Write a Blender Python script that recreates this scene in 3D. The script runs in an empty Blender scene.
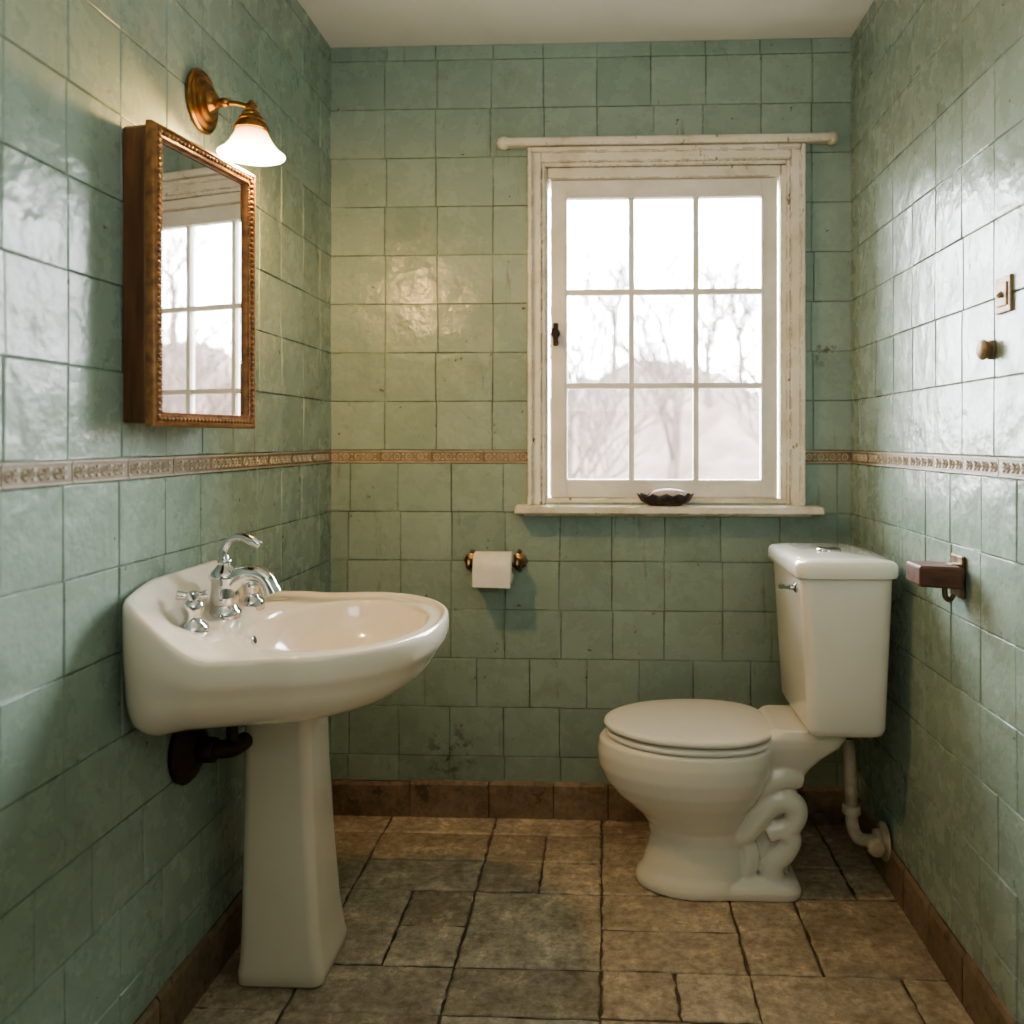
import bpy, bmesh, math, random
from mathutils import Vector, Matrix, noise as mnoise
random.seed(7)
COL = bpy.context.scene.collection
D = 2.74; XL = -0.897; XR = 0.784; ZC = 2.5; YF = -1.3

# ------------------------------------------------------------------ materials
def mat_new(name):
    m = bpy.data.materials.new(name); m.use_nodes = True
    nt = m.node_tree; b = nt.nodes['Principled BSDF']
    return m, nt, b
def N(nt, t, **kw):
    n = nt.nodes.new(t)
    for k, v in kw.items():
        if k in n.inputs: n.inputs[k].default_value = v
        else: setattr(n, k, v)
    return n
def noise_node(nt, scale, detail=4, rough=0.55, vec=None, stretch=None, dist=0.0):
    n = N(nt, 'ShaderNodeTexNoise'); n.inputs['Scale'].default_value = scale
    n.inputs['Detail'].default_value = detail; n.inputs['Roughness'].default_value = rough; n.inputs['Distortion'].default_value = dist
    tc = N(nt, 'ShaderNodeTexCoord')
    if stretch:
        mp = N(nt, 'ShaderNodeMapping'); mp.inputs['Scale'].default_value = stretch
        nt.links.new(tc.outputs['Object'], mp.inputs['Vector']); nt.links.new(mp.outputs['Vector'], n.inputs['Vector'])
    else: nt.links.new(tc.outputs['Object'], n.inputs['Vector'])
    return n
def ramp(nt, src, stops):
    r = N(nt, 'ShaderNodeValToRGB'); el = r.color_ramp.elements
    while len(el) < len(stops): el.new(0.5)
    for e, (p, c) in zip(el, stops):
        e.position = p; e.color = (c[0], c[1], c[2], 1) if len(c) == 3 else c
    nt.links.new(src, r.inputs['Fac']); return r
def mix(nt, fac, a, b, mode='MIX'):
    m = N(nt, 'ShaderNodeMix'); m.data_type = 'RGBA'; m.blend_type = mode
    for i, v in ((0, fac), (6, a), (7, b)):
        if isinstance(v, bpy.types.NodeSocket): nt.links.new(v, m.inputs[i])
        elif i == 0: m.inputs[0].default_value = v
        else: m.inputs[i].default_value = (v[0], v[1], v[2], 1)
    return m.outputs[2]
def math_n(nt, op, a, b):
    m = N(nt, 'ShaderNodeMath'); m.operation = op
    for i, v in ((0, a), (1, b)):
        if isinstance(v, bpy.types.NodeSocket): nt.links.new(v, m.inputs[i])
        else: m.inputs[i].default_value = v
    return m.outputs[0]
def bump(nt, b, src, strength, dist, prev=None):
    bp = N(nt, 'ShaderNodeBump'); bp.inputs['Strength'].default_value = strength; bp.inputs['Distance'].default_value = dist
    nt.links.new(src, bp.inputs['Height'])
    if prev: nt.links.new(prev.outputs['Normal'], bp.inputs['Normal'])
    nt.links.new(bp.outputs['Normal'], b.inputs['Normal']); return bp
def crack_lines(nt, scale, width):
    tc = N(nt, 'ShaderNodeTexCoord'); ns = N(nt, 'ShaderNodeTexNoise'); ns.inputs['Scale'].default_value = 6; ns.inputs['Detail'].default_value = 4
    nt.links.new(tc.outputs['Object'], ns.inputs['Vector'])
    ad = N(nt, 'ShaderNodeVectorMath'); ad.operation = 'MULTIPLY_ADD'; ad.inputs[1].default_value = (.25, .25, .25)
    nt.links.new(ns.outputs['Color'], ad.inputs[0]); nt.links.new(tc.outputs['Object'], ad.inputs[2])
    v = N(nt, 'ShaderNodeTexVoronoi'); v.feature = 'DISTANCE_TO_EDGE'; v.inputs['Scale'].default_value = scale
    nt.links.new(ad.outputs[0], v.inputs['Vector'])
    return ramp(nt, v.outputs['Distance'], [(0.0, (1, 1, 1)), (width, (0, 0, 0))]).outputs['Color']
def cracks(nt, scale, width, mscale, mlo, mhi):
    mk = noise_node(nt, mscale, 2); rm = ramp(nt, mk.outputs['Fac'], [(mlo, (0, 0, 0)), (mhi, (1, 1, 1))])
    return math_n(nt, 'MULTIPLY', crack_lines(nt, scale, width), rm.outputs['Color'])
def blob(nt, p, r0, r1):
    tc = N(nt, 'ShaderNodeTexCoord'); d = N(nt, 'ShaderNodeVectorMath'); d.operation = 'DISTANCE'; d.inputs[1].default_value = p
    nt.links.new(tc.outputs['Object'], d.inputs[0])
    return ramp(nt, d.outputs['Value'], [(r0, (1, 1, 1)), (r1, (0, 0, 0))]).outputs['Color']

def simple(name, col, rough=0.5, metal=0.0, col2=None, scale=10, bmp=0.0):
    m, nt, b = mat_new(name)
    b.inputs['Roughness'].default_value = rough; b.inputs['Metallic'].default_value = metal
    b.inputs['Base Color'].default_value = (*col, 1)
    if col2 or bmp:
        n = noise_node(nt, scale, 6)
        if col2:
            r = ramp(nt, n.outputs['Fac'], [(0.38, col), (0.66, col2)])
            nt.links.new(r.outputs['Color'], b.inputs['Base Color'])
        if bmp: bump(nt, b, n.outputs['Fac'], bmp, 0.002)
    return m

def make_tile_mat():
    m, nt, b = mat_new('green_glazed_tile')
    at = N(nt, 'ShaderNodeAttribute', attribute_name='tint')
    r = ramp(nt, at.outputs['Fac'], [(0.0, (0.275, 0.365, 0.32)), (0.45, (0.315, 0.41, 0.362)), (0.8, (0.335, 0.43, 0.382)), (1.0, (0.36, 0.45, 0.40))])
    big = noise_node(nt, 1.7, 3); rb = ramp(nt, big.outputs['Fac'], [(0.35, (0.88, 0.88, 0.84)), (0.7, (1.04, 1.03, 1.02))])
    c = mix(nt, 1.0, r.outputs['Color'], rb.outputs['Color'], 'MULTIPLY')
    mid = noise_node(nt, 14, 6, 0.65); rm = ramp(nt, mid.outputs['Fac'], [(0.3, (0.86, 0.87, 0.84)), (0.6, (1, 1, 1))])
    c = mix(nt, 0.3, c, rm.outputs['Color'], 'MULTIPLY')
    gr = noise_node(nt, 4, 8, 0.75); rg = ramp(nt, gr.outputs['Fac'], [(0.58, (0, 0, 0)), (0.80, (1, 1, 1))])
    c = mix(nt, math_n(nt, 'MULTIPLY', rg.outputs['Color'], 0.5), c, (0.19, 0.165, 0.11))
    st = noise_node(nt, 3, 6, 0.7, stretch=(7, 7, 0.8)); rst = ramp(nt, st.outputs['Fac'], [(0.635, (0, 0, 0)), (0.72, (1, 1, 1))])
    c = mix(nt, math_n(nt, 'MULTIPLY', rst.outputs['Color'], 0.55), c, (0.15, 0.11, 0.07))
    sp = noise_node(nt, 36, 4, 0.65); rs = ramp(nt, sp.outputs['Fac'], [(0.69, (0, 0, 0)), (0.71, (1, 1, 1))])
    c = mix(nt, rs.outputs['Color'], c, (0.11, 0.068, 0.04))
    cr = cracks(nt, 3.6, 0.004, 1.9, 0.59, 0.63)
    c = mix(nt, math_n(nt, 'MULTIPLY', cr, 0.5), c, (0.10, 0.08, 0.055))
    ch = noise_node(nt, 26, 6, 0.75); rch = ramp(nt, ch.outputs['Fac'], [(0.53, (0, 0, 0)), (0.56, (1, 1, 1))])
    for p, a0, a1 in (((-.50, 2.74, .205), .02, .12), ((.784, 2.15, 1.23), .01, .06), ((.70, 2.74, 1.5), .01, .06)):
        dm = math_n(nt, 'MULTIPLY', blob(nt, p, a0, a1), rch.outputs['Color'])
        c = mix(nt, math_n(nt, 'MULTIPLY', dm, .85), c, (0.085, 0.065, 0.045))
    nt.links.new(c, b.inputs['Base Color'])
    rr = ramp(nt, mid.outputs['Fac'], [(0.3, (0.20,)*3), (0.7, (0.34,)*3)])
    nt.links.new(rr.outputs['Color'], b.inputs['Roughness'])
    b.inputs['Specular IOR Level'].default_value = 0.32
    w = noise_node(nt, 12, 3, 0.5); bp = bump(nt, b, w.outputs['Fac'], 0.55, 0.012)
    w2 = noise_node(nt, 60, 3, 0.55); bp = bump(nt, b, w2.outputs['Fac'], 0.35, 0.002, bp)
    return m
M_tile = make_tile_mat()
M_grout = simple('dirty_grout', (0.12, 0.115, 0.08), 0.9, col2=(0.38, 0.45, 0.39), scale=5)
M_plaster = simple('ceiling_paint', (0.84, 0.81, 0.75), 0.9, col2=(0.90, 0.87, 0.81), scale=3, bmp=0.2)
M_greenwall = simple('green_paint', (0.30, 0.36, 0.32), 0.5)

def make_floor_mat(name, stops, rough=(0.3, 0.55), warm=(1.42, 1.36, 1.28), dark=(0.60, 0.56, 0.51), chip=0.0):
    m, nt, b = mat_new(name)
    at = N(nt, 'ShaderNodeAttribute', attribute_name='tint')
    r = ramp(nt, at.outputs['Fac'], stops)
    n = noise_node(nt, 9, 9, 0.75); rn = ramp(nt, n.outputs['Fac'], [(0.32, dark), (0.5, (1, 1, 1)), (0.68, warm)])
    c = mix(nt, 0.85, r.outputs['Color'], rn.outputs['Color'], 'MULTIPLY')
    f = noise_node(nt, 42, 6, 0.7); rf = ramp(nt, f.outputs['Fac'], [(0.33, (0.55, 0.52, 0.48)), (0.55, (1, 1, 1)), (0.75, (1.3, 1.25, 1.15))])
    c = mix(nt, 0.8, c, rf.outputs['Color'], 'MULTIPLY')
    if chip:
        q = noise_node(nt, 16, 6, 0.75); rq = ramp(nt, q.outputs['Fac'], [(0.60, (0, 0, 0)), (0.64, (1, 1, 1))])
        c = mix(nt, math_n(nt, 'MULTIPLY', rq.outputs['Color'], chip), c, (0.07, 0.055, 0.045))
    nt.links.new(c, b.inputs['Base Color'])
    rr = ramp(nt, n.outputs['Fac'], [(0.3, (rough[0],)*3), (0.7, (rough[1],)*3)]); nt.links.new(rr.outputs['Color'], b.inputs['Roughness'])
    bp = bump(nt, b, n.outputs['Fac'], 0.6, 0.009); bump(nt, b, f.outputs['Fac'], 0.4, 0.003, bp)
    return m
M_floor = make_floor_mat('flagstone', [(0, (0.43, 0.355, 0.275)), (0.5, (0.51, 0.43, 0.34)), (1.0, (0.59, 0.51, 0.41))], rough=(.16, .32))
M_base = make_floor_mat('terracotta_skirting', [(0, (0.21, 0.15, 0.105)), (0.5, (0.27, 0.20, 0.145)), (1.0, (0.33, 0.255, 0.19))], chip=.7)
M_fgrout = simple('floor_mortar', (0.08, 0.064, 0.048), 0.95, col2=(0.16, 0.13, 0.10), scale=20)

def make_paint_wood():
    m, nt, b = mat_new('chipped_white_paint')
    n = noise_node(nt, 10, 6, 0.7, stretch=(3, 3, 1.6)); r = ramp(nt, n.outputs['Fac'], [(0.64, (0, 0, 0)), (0.66, (1, 1, 1))])
    n2 = noise_node(nt, 5, 5, .65); r2 = ramp(nt, n2.outputs['Fac'], [(0.32, (0.56, 0.50, 0.39)), (0.46, (0.76, 0.71, 0.60)), (0.62, (0.84, 0.80, 0.71))])
    bv = N(nt, 'ShaderNodeBevel'); bv.samples = 4; bv.inputs['Radius'].default_value = .006
    geo = N(nt, 'ShaderNodeNewGeometry'); dt = N(nt, 'ShaderNodeVectorMath'); dt.operation = 'DOT_PRODUCT'
    nt.links.new(bv.outputs[0], dt.inputs[0]); nt.links.new(geo.outputs['Normal'], dt.inputs[1])
    ed = ramp(nt, dt.outputs['Value'], [(0.91, (1, 1, 1)), (0.99, (0, 0, 0))])
    n3 = noise_node(nt, 22, 5, 0.7); r3 = ramp(nt, n3.outputs['Fac'], [(0.47, (0, 0, 0)), (0.52, (1, 1, 1))])
    e = math_n(nt, 'MULTIPLY', ed.outputs['Color'], r3.outputs['Color']); f = math_n(nt, 'MAXIMUM', e, r.outputs['Color'])
    c = mix(nt, math_n(nt, 'MULTIPLY', f, .9), r2.outputs['Color'], (0.20, 0.135, 0.08))
    nt.links.new(c, b.inputs['Base Color']); b.inputs['Roughness'].default_value = 0.5
    return m
M_wpaint = make_paint_wood()
M_sash = simple('white_sash_paint', (0.72, 0.70, 0.63), 0.4, col2=(0.85, 0.83, 0.78), scale=8)
def make_ceramic(name, c1, c2):
    m, nt, b = mat_new(name)
    n = noise_node(nt, 2.5, 3); r = ramp(nt, n.outputs['Fac'], [(0.3, c1), (0.7, c2)])
    nt.links.new(r.outputs['Color'], b.inputs['Base Color']); b.inputs['Roughness'].default_value = 0.13
    b.inputs['Coat Weight'].default_value = 0.6; b.inputs['Coat Roughness'].default_value = 0.04
    return m
M_sink = make_ceramic('cream_porcelain', (0.83, 0.75, 0.63), (0.88, 0.81, 0.70))
M_toilet = make_ceramic('ivory_porcelain', (0.86, 0.83, 0.75), (0.90, 0.88, 0.81))
M_seat = simple('seat_plastic', (0.88, 0.86, 0.80), 0.2)
M_chrome = simple('chrome', (0.70, 0.70, 0.70), 0.10, 1.0)
M_brass = simple('aged_brass', (0.42, 0.23, 0.09), 0.30, 1.0, col2=(0.22, 0.11, 0.045), scale=30)
M_dullbrass = simple('dull_brass', (0.28, 0.21, 0.13), 0.5, 0.6, col2=(0.18, 0.12, 0.07), scale=30)
M_oldbrass = simple('tarnished_brass', (0.30, 0.22, 0.14), 0.35, 1.0, col2=(0.10, 0.065, 0.04), scale=40, bmp=0.3)
M_iron = simple('rusty_iron', (0.030, 0.021, 0.017), 0.5, 0.6, col2=(0.065, 0.035, 0.023), scale=30, bmp=0.4)
M_dark = simple('dark_hole', (0.01, 0.01, 0.01), 0.6)
M_paper = simple('toilet_tissue', (0.84, 0.81, 0.75), 0.95, col2=(0.89, 0.86, 0.81), scale=40, bmp=0.2)
M_card = simple('cardboard', (0.35, 0.25, 0.16), 0.9)
M_pipe = simple('white_pipe', (0.62, 0.57, 0.47), 0.35, col2=(0.38, 0.31, 0.23), scale=16)
M_dish = simple('dark_pewter', (0.05, 0.045, 0.045), 0.3, 0.6, col2=(0.12, 0.10, 0.095), scale=40)
M_soap = simple('worn_soap', (0.66, 0.57, 0.52), 0.5)
M_listello_c = simple('brown_listello', (0.20, 0.14, 0.09), 0.45, col2=(0.32, 0.25, 0.175), scale=25, bmp=0.3)
M_listello_b = simple('cream_relief', (0.42, 0.365, 0.275), 0.45, col2=(0.54, 0.49, 0.39), scale=35)
def make_wood(name, c1, c2, stretch=(18, 18, 1.5), rough=0.4):
    m, nt, b = mat_new(name)
    n = noise_node(nt, 3, 6, 0.6, stretch=stretch); r = ramp(nt, n.outputs['Fac'], [(0.3, c1), (0.7, c2)])
    nt.links.new(r.outputs['Color'], b.inputs['Base Color']); b.inputs['Roughness'].default_value = rough
    bump(nt, b, n.outputs['Fac'], 0.3, 0.002); return m
M_wood = make_wood('walnut', (0.06, 0.028, 0.014), (0.18, 0.085, 0.038))
M_gilt = simple('carved_gilt_wood', (0.32, 0.165, 0.06), 0.36, 0.25, col2=(0.16, 0.075, 0.028), scale=50, bmp=0.3)
M_wood2 = make_wood('reddish_wood', (0.06, 0.028, 0.018), (0.16, 0.075, 0.048), stretch=(1.5, 18, 18), rough=.5)
def make_mirror():
    m, nt, b = mat_new('mirror_glass'); b.inputs['Metallic'].default_value = 1; b.inputs['Roughness'].default_value = 0.015
    b.inputs['Base Color'].default_value = (0.78, 0.78, 0.75, 1); return m
M_mirror = make_mirror()
def make_glass():
    m = bpy.data.materials.new('window_glass'); m.use_nodes = True; nt = m.node_tree; nt.nodes.clear()
    o = N(nt, 'ShaderNodeOutputMaterial'); mx = N(nt, 'ShaderNodeMixShader'); t = N(nt, 'ShaderNodeBsdfTransparent'); g = N(nt, 'ShaderNodeBsdfGlossy')
    g.inputs['Roughness'].default_value = 0.02; f = N(nt, 'ShaderNodeFresnel'); f.inputs['IOR'].default_value = 1.3
    nt.links.new(f.outputs[0], mx.inputs[0]); nt.links.new(t.outputs[0], mx.inputs[1]); nt.links.new(g.outputs[0], mx.inputs[2]); nt.links.new(mx.outputs[0], o.inputs[0]); return m
M_glass = make_glass()
def make_shade():
    m, nt, b = mat_new('frosted_glass_shade'); b.inputs['Base Color'].default_value = (0.9, 0.82, 0.68, 1); b.inputs['Roughness'].default_value = 0.3
    lw = N(nt, 'ShaderNodeTexCoord'); sep = N(nt, 'ShaderNodeSeparateXYZ'); nt.links.new(lw.outputs['Object'], sep.inputs[0])
    mr = N(nt, 'ShaderNodeMapRange'); mr.inputs[1].default_value = 1.90; mr.inputs[2].default_value = 1.845; nt.links.new(sep.outputs[2], mr.inputs[0])
    r = ramp(nt, mr.outputs[0], [(0, (0.95, 0.42, 0.10)), (0.5, (1.0, 0.68, 0.32)), (1.0, (1.0, 0.86, 0.62))])
    nt.links.new(r.outputs['Color'], b.inputs['Emission Color'])
    mr2 = N(nt, 'ShaderNodeMapRange'); mr2.inputs[1].default_value = 1.90; mr2.inputs[2].default_value = 1.85; mr2.inputs[3].default_value = 2.0; mr2.inputs[4].default_value = 12.0
    nt.links.new(sep.outputs[2], mr2.inputs[0]); nt.links.new(mr2.outputs[0], b.inputs['Emission Strength'])
    return m
M_shade = make_shade()
def emis(name, c, s):
    m, nt, b = mat_new(name); b.inputs['Emission Color'].default_value = (*c, 1); b.inputs['Emission Strength'].default_value = s; return m
M_bulb = emis('bulb_glow', (1, 0.75, 0.42), 40)

# ------------------------------------------------------------------ helpers
def obj_from(name, verts, faces, mats, smooth=False, midx=None, tint=None, parent=None):
    me = bpy.data.meshes.new(name); me.from_pydata([tuple(v) for v in verts], [], faces)
    if not isinstance(mats, (list, tuple)): mats = [mats]
    for m in mats: me.materials.append(m)
    if midx: me.polygons.foreach_set('material_index', midx)
    if smooth: me.polygons.foreach_set('use_smooth', [True]*len(me.polygons))
    if tint:
        a = me.attributes.new('tint', 'FLOAT', 'FACE'); a.data.foreach_set('value', tint)
    me.update()
    o = bpy.data.objects.new(name, me); COL.objects.link(o)
    if parent: o.parent = parent
    return o
def fix_normals(o):
    bm = bmesh.new(); bm.from_mesh(o.data); bmesh.ops.recalc_face_normals(bm, faces=bm.faces); bm.to_mesh(o.data); bm.free()
def empty(name, loc, label, cat, **kw):
    e = bpy.data.objects.new(name, None); e.location = loc; e.empty_display_size = 0.05; COL.objects.link(e)
    e['label'] = label; e['category'] = cat
    for k, v in kw.items(): e[k] = v
    return e
def adopt(child, par):
    child.parent = par; child.matrix_parent_inverse = Matrix.Translation(par.location).inverted()
def tag(o, label=None, cat=None, **kw):
    if label: o['label'] = label
    if cat: o['category'] = cat
    for k, v in kw.items(): o[k] = v
    return o
class Geo:
    def __init__(s): s.v = []; s.f = []; s.m = []; s.t = []
    def add(s, vs, fs, mi=0, t=0.5):
        b = len(s.v); s.v += [Vector(v) for v in vs]
        for f in fs: s.f.append([b+i for i in f]); s.m.append(mi); s.t.append(t)
    def box(s, a, b, mi=0, t=0.5):
        (x0, y0, z0), (x1, y1, z1) = a, b
        s.add([(x0,y0,z0),(x1,y0,z0),(x1,y1,z0),(x0,y1,z0),(x0,y0,z1),(x1,y0,z1),(x1,y1,z1),(x0,y1,z1)],
              [[0,3,2,1],[4,5,6,7],[0,1,5,4],[1,2,6,5],[2,3,7,6],[3,0,4,7]], mi, t)
    def loft(s, rings, closed=True, cap0=True, cap1=True, mi=0, t=0.5):
        n = len(rings[0]); vs = [p for r in rings for p in r]; fs = []
        for i in range(len(rings)-1):
            for j in range(n if closed else n-1):
                k = (j+1) % n; fs.append([i*n+j, i*n+k, (i+1)*n+k, (i+1)*n+j])
        if cap0: fs.append(list(range(n))[::-1])
        if cap1: fs.append([(len(rings)-1)*n+j for j in range(n)])
        s.add(vs, fs, mi, t)
    def lathe(s, prof, origin, axis=(0,0,1), n=32, mi=0, cap=True, sc=(1,1)):
        ax = Vector(axis).normalized(); u = ax.orthogonal().normalized(); w = ax.cross(u); o = Vector(origin)
        rings = []
        for r, h in prof:
            rings.append([o + ax*h + (u*math.cos(a)*sc[0] + w*math.sin(a)*sc[1])*max(r, 1e-4) for a in [2*math.pi*i/n for i in range(n)]])
        s.loft(rings, True, cap, cap, mi)
    def tube(s, pts, rad, n=16, mi=0, sub=6, flat=1.0):
        pts = [Vector(p) for p in pts]
        if not isinstance(rad, (list, tuple)): rad = [rad]*len(pts)
        P, R = [], []
        if sub > 1:
            for i in range(len(pts)-1):
                p0 = pts[max(i-1,0)]; p1 = pts[i]; p2 = pts[i+1]; p3 = pts[min(i+2, len(pts)-1)]
                for k in range(sub):
                    t = k/sub
                    P.append(0.5*((2*p1)+(-p0+p2)*t+(2*p0-5*p1+4*p2-p3)*t*t+(-p0+3*p1-3*p2+p3)*t**3)); R.append(rad[i]*(1-t)+rad[i+1]*t)
            P.append(pts[-1]); R.append(rad[-1])
        else: P, R = pts, rad
        T = [(P[min(i+1,len(P)-1)]-P[max(i-1,0)]).normalized() for i in range(len(P))]
        u = T[0].orthogonal().normalized(); rings = []
        for i, p in enumerate(P):
            u = (u - T[i]*u.dot(T[i])).normalized(); w = T[i].cross(u)
            rings.append([p + (u*math.cos(a)+w*math.sin(a)*flat)*R[i] for a in [2*math.pi*k/n for k in range(n)]])
        s.loft(rings, True, True, True, mi)
    def sphere(s, c, r, n=12, mi=0, sc=(1,1,1)):
        rings = []
        for i in range(n+1):
            ph = -math.pi/2 + math.pi*i/n
            rings.append([(c[0]+r*sc[0]*max(math.cos(ph),1e-3)*math.cos(a), c[1]+r*sc[1]*max(math.cos(ph),1e-3)*math.sin(a), c[2]+r*sc[2]*math.sin(ph)) for a in [2*math.pi*k/(n*2) for k in range(n*2)]])
        s.loft(rings, True, True, True, mi)
    def build(s, name, mats, smooth=False, parent=None, bevel=0, seg=3, tint=False, norm=True, auto=None):
        o = obj_from(name, s.v, s.f, mats, smooth, s.m, s.t if tint else None)
        if norm: fix_normals(o)
        if bevel:
            md = o.modifiers.new('bevel', 'BEVEL'); md.width = bevel; md.segments = seg; md.limit_method = 'ANGLE'; md.angle_limit = 0.6
        if auto and smooth:
            o.data.set_sharp_from_angle(angle=math.radians(auto))
        if parent: adopt(o, parent)
        return o

# ------------------------------------------------------------------ room
TZ = 0.158; TU = 0.176; ZB0 = 1.145; ZB1 = 1.187
rows = []
z = ZB0
while z > 0.1: rows.append((max(z-TZ, 0.1), z)); z -= TZ
z = ZB1
while z < ZC: rows.append((z, min(z+TZ, ZC))); z += TZ
def tiles(g, P, u0, u1, uoff, flip=False, hole=None, tu=TU, wob=.005):
    G = 0.0004
    def put(a, b, c, d, tt):
        if b-a < 0.012 or d-c < 0.012: return
        R = lambda: random.uniform(0, .0010)
        a0, a1, b0, b1 = a+G+R(), a+G+R(), b-G-R(), b-G-R(); c0, c1, d0, d1 = c+G+R(), c+G+R(), d-G-R(), d-G-R()
        def ring(ins, h): return [(a0+ins, c0+ins, h), (b0-ins, c1+ins, h), (b1-ins, d1-ins, h), (a1+ins, d0-ins, h)]
        tx, tz = random.uniform(-.0011, .0011), random.uniform(-.0009, .0009)
        tilt = [-tx-tz, tx-tz, tx+tz, -tx+tz]
        base = random.uniform(0, .0009)
        rs = ring(0, 0) + ring(0.0004, 0.0028) + [(p[0], p[1], p[2]+base+q) for p, q in zip(ring(0.0020, 0.0036), tilt)]
        vs = [P(*q) for q in rs]; fs = []
        for i in (0, 4):
            for j in range(4):
                k = (j+1) % 4; fs.append([i+j, i+k, i+4+k, i+4+j])
        fs.append([8, 9, 10, 11])
        if flip: fs = [f[::-1] for f in fs]
        g.add(vs, fs, 1, tt)
    def joints(off):
        js = [u0]; u = u0+off
        while u < u1-.02:
            if u > u0+.02: js.append(u)
            u += tu + random.uniform(-.011, .011)
        js.append(u1); return js
    JA, JB = joints(uoff), joints(uoff+.05)
    for ri, (c, d) in enumerate(rows):
        J = JB if d <= ZB0+.001 else JA
        sh = 0.5*tu if ri == 4 else 0
        js = [J[0]] + [u+sh+random.uniform(-wob, wob) for u in J[1:-1]] + [J[-1]]
        js = [u for u in js if u <= u1]
        if js[-1] < u1: js.append(u1)
        for a, b in zip(js[:-1], js[1:]):
            tt = min(1, max(0, random.gauss(0.5, 0.22)))
            if hole:
                h0, h1, k0, k1 = hole
                if b > h0 and a < h1 and d > k0 and c < k1:
                    if a < h0: put(a, h0, c, d, tt)
                    if b > h1: put(h1, b, c, d, tt)
                    aa, bb = max(a, h0), min(b, h1)
                    if c < k0: put(aa, bb, c, k0, tt)
                    if d > k1: put(aa, bb, k1, d, tt)
                    continue
            put(a, b, c, d, tt)
WX0, WX1, WZ0, WZ1 = -0.215, 0.590, 1.02, 2.10
g = Geo(); W = 0.14
g.box((XL-W, D, -.05), (WX0, D+W, ZC+.1)); g.box((WX1, D, -.05), (XR+W, D+W, ZC+.1))
g.box((WX0, D, -.05), (WX1, D+W, WZ0)); g.box((WX0, D, WZ1), (WX1, D+W, ZC+.1))
tiles(g, lambda u, v, h: (u, D-h, v), XL, XR, 0.012, hole=(WX0, WX1, WZ0, WZ1))
wb = g.build('wall_back', [M_grout, M_tile], tint=True, norm=False); tag(wb, kind='structure')
g = Geo(); g.box((XL-W, YF, -.05), (XL, D, ZC+.1)); tiles(g, lambda u, v, h: (XL+h, u, v), YF, D, 0.03, tu=0.155)
wl = g.build('wall_left', [M_grout, M_tile], tint=True, norm=False); tag(wl, kind='structure')
g = Geo(); g.box((XR, YF, -.05), (XR+W, D, ZC+.1)); tiles(g, lambda u, v, h: (XR-h, u, v), YF, D, 0.07, flip=True, tu=0.155)
wr = g.build('wall_right', [M_grout, M_tile], tint=True, norm=False); tag(wr, kind='structure')
g = Geo(); g.box((XL-W, YF-W, -.05), (XR+W, YF, ZC+.1)); tag(g.build('wall_front', M_greenwall), kind='structure')
g = Geo(); g.box((XL-W, YF-W, ZC), (XR+W, D+W, ZC+.1)); ce = g.build('ceiling', M_plaster); tag(ce, kind='structure')
# floor: random ashlar
g = Geo(); g.box((XL-W, YF-W, -.06), (XR+W, D+W, -0.006))
gx0, gy1, px, py = -0.35-0.17*4, 2.785, 0.17, 0.165
nx, ny = 12, 26; occ = [[False]*ny for _ in range(nx)]
def stone(i, j, w, h):
    for a in range(i, min(i+w, nx)):
        for b in range(j, min(j+h, ny)): occ[a][b] = True
    x0 = max(gx0+i*px, XL); x1 = min(gx0+(i+w)*px, XR); y1 = min(gy1-j*py, D); y0 = max(gy1-(j+h)*py, YF)
    if x1-x0 < .02 or y1-y0 < .02: return
    q = 0.0030; jt = lambda: random.uniform(-.004, .004)
    x0 += q; x1 -= q; y0 += q; y1 -= q
    out = []
    for (ax, ay, bx, by) in ((x0,y0,x1,y0),(x1,y0,x1,y1),(x1,y1,x0,y1),(x0,y1,x0,y0)):
        m = 8
        for k in range(m):
            t = k/m; out.append((ax+(bx-ax)*t+jt()*.7, ay+(by-ay)*t+jt()*.7))
    cx, cy = (x0+x1)/2, (y0+y1)/2; zt = random.uniform(-.0015, .0015)
    def rr(ins, zz): return [(p[0]-(ins if p[0]>cx else -ins)*min(1,abs(p[0]-cx)/.03), p[1]-(ins if p[1]>cy else -ins)*min(1,abs(p[1]-cy)/.03), zz) for p in out]
    g.loft([rr(0,-.008), rr(0,-.004+zt), rr(.003,-.001+zt), rr(.008, zt)], cap0=False, mi=1, t=random.random())
for s in ((4,3,2,2),(6,3,2,1),(6,4,2,1),(4,5,2,1),(6,5,1,1),(7,5,1,1),(8,3,1,2),(9,3,2,2),(8,5,2,2),(5,1,1,1),(4,1,1,1),(4,2,1,1),(5,2,1,1),(2,2,2,1),(2,1,2,1),(2,3,1,2),(3,3,1,1),(3,4,1,1),(2,5,2,1),(6,1,2,2)):
    stone(*s)
for j in range(ny):
    for i in range(nx):
        if occ[i][j]: continue
        for (w, h) in random.sample([(2,2),(2,1),(1,2),(2,2),(2,1)], 5)+[(1,1)]:
            if i+w <= nx and j+h <= ny and not any(occ[a][b] for a in range(i,i+w) for b in range(j,j+h)):
                stone(i, j, w, h); break
fl = g.build('floor', [M_fgrout, M_floor], tint=True, norm=False); tag(fl, kind='structure')

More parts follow.
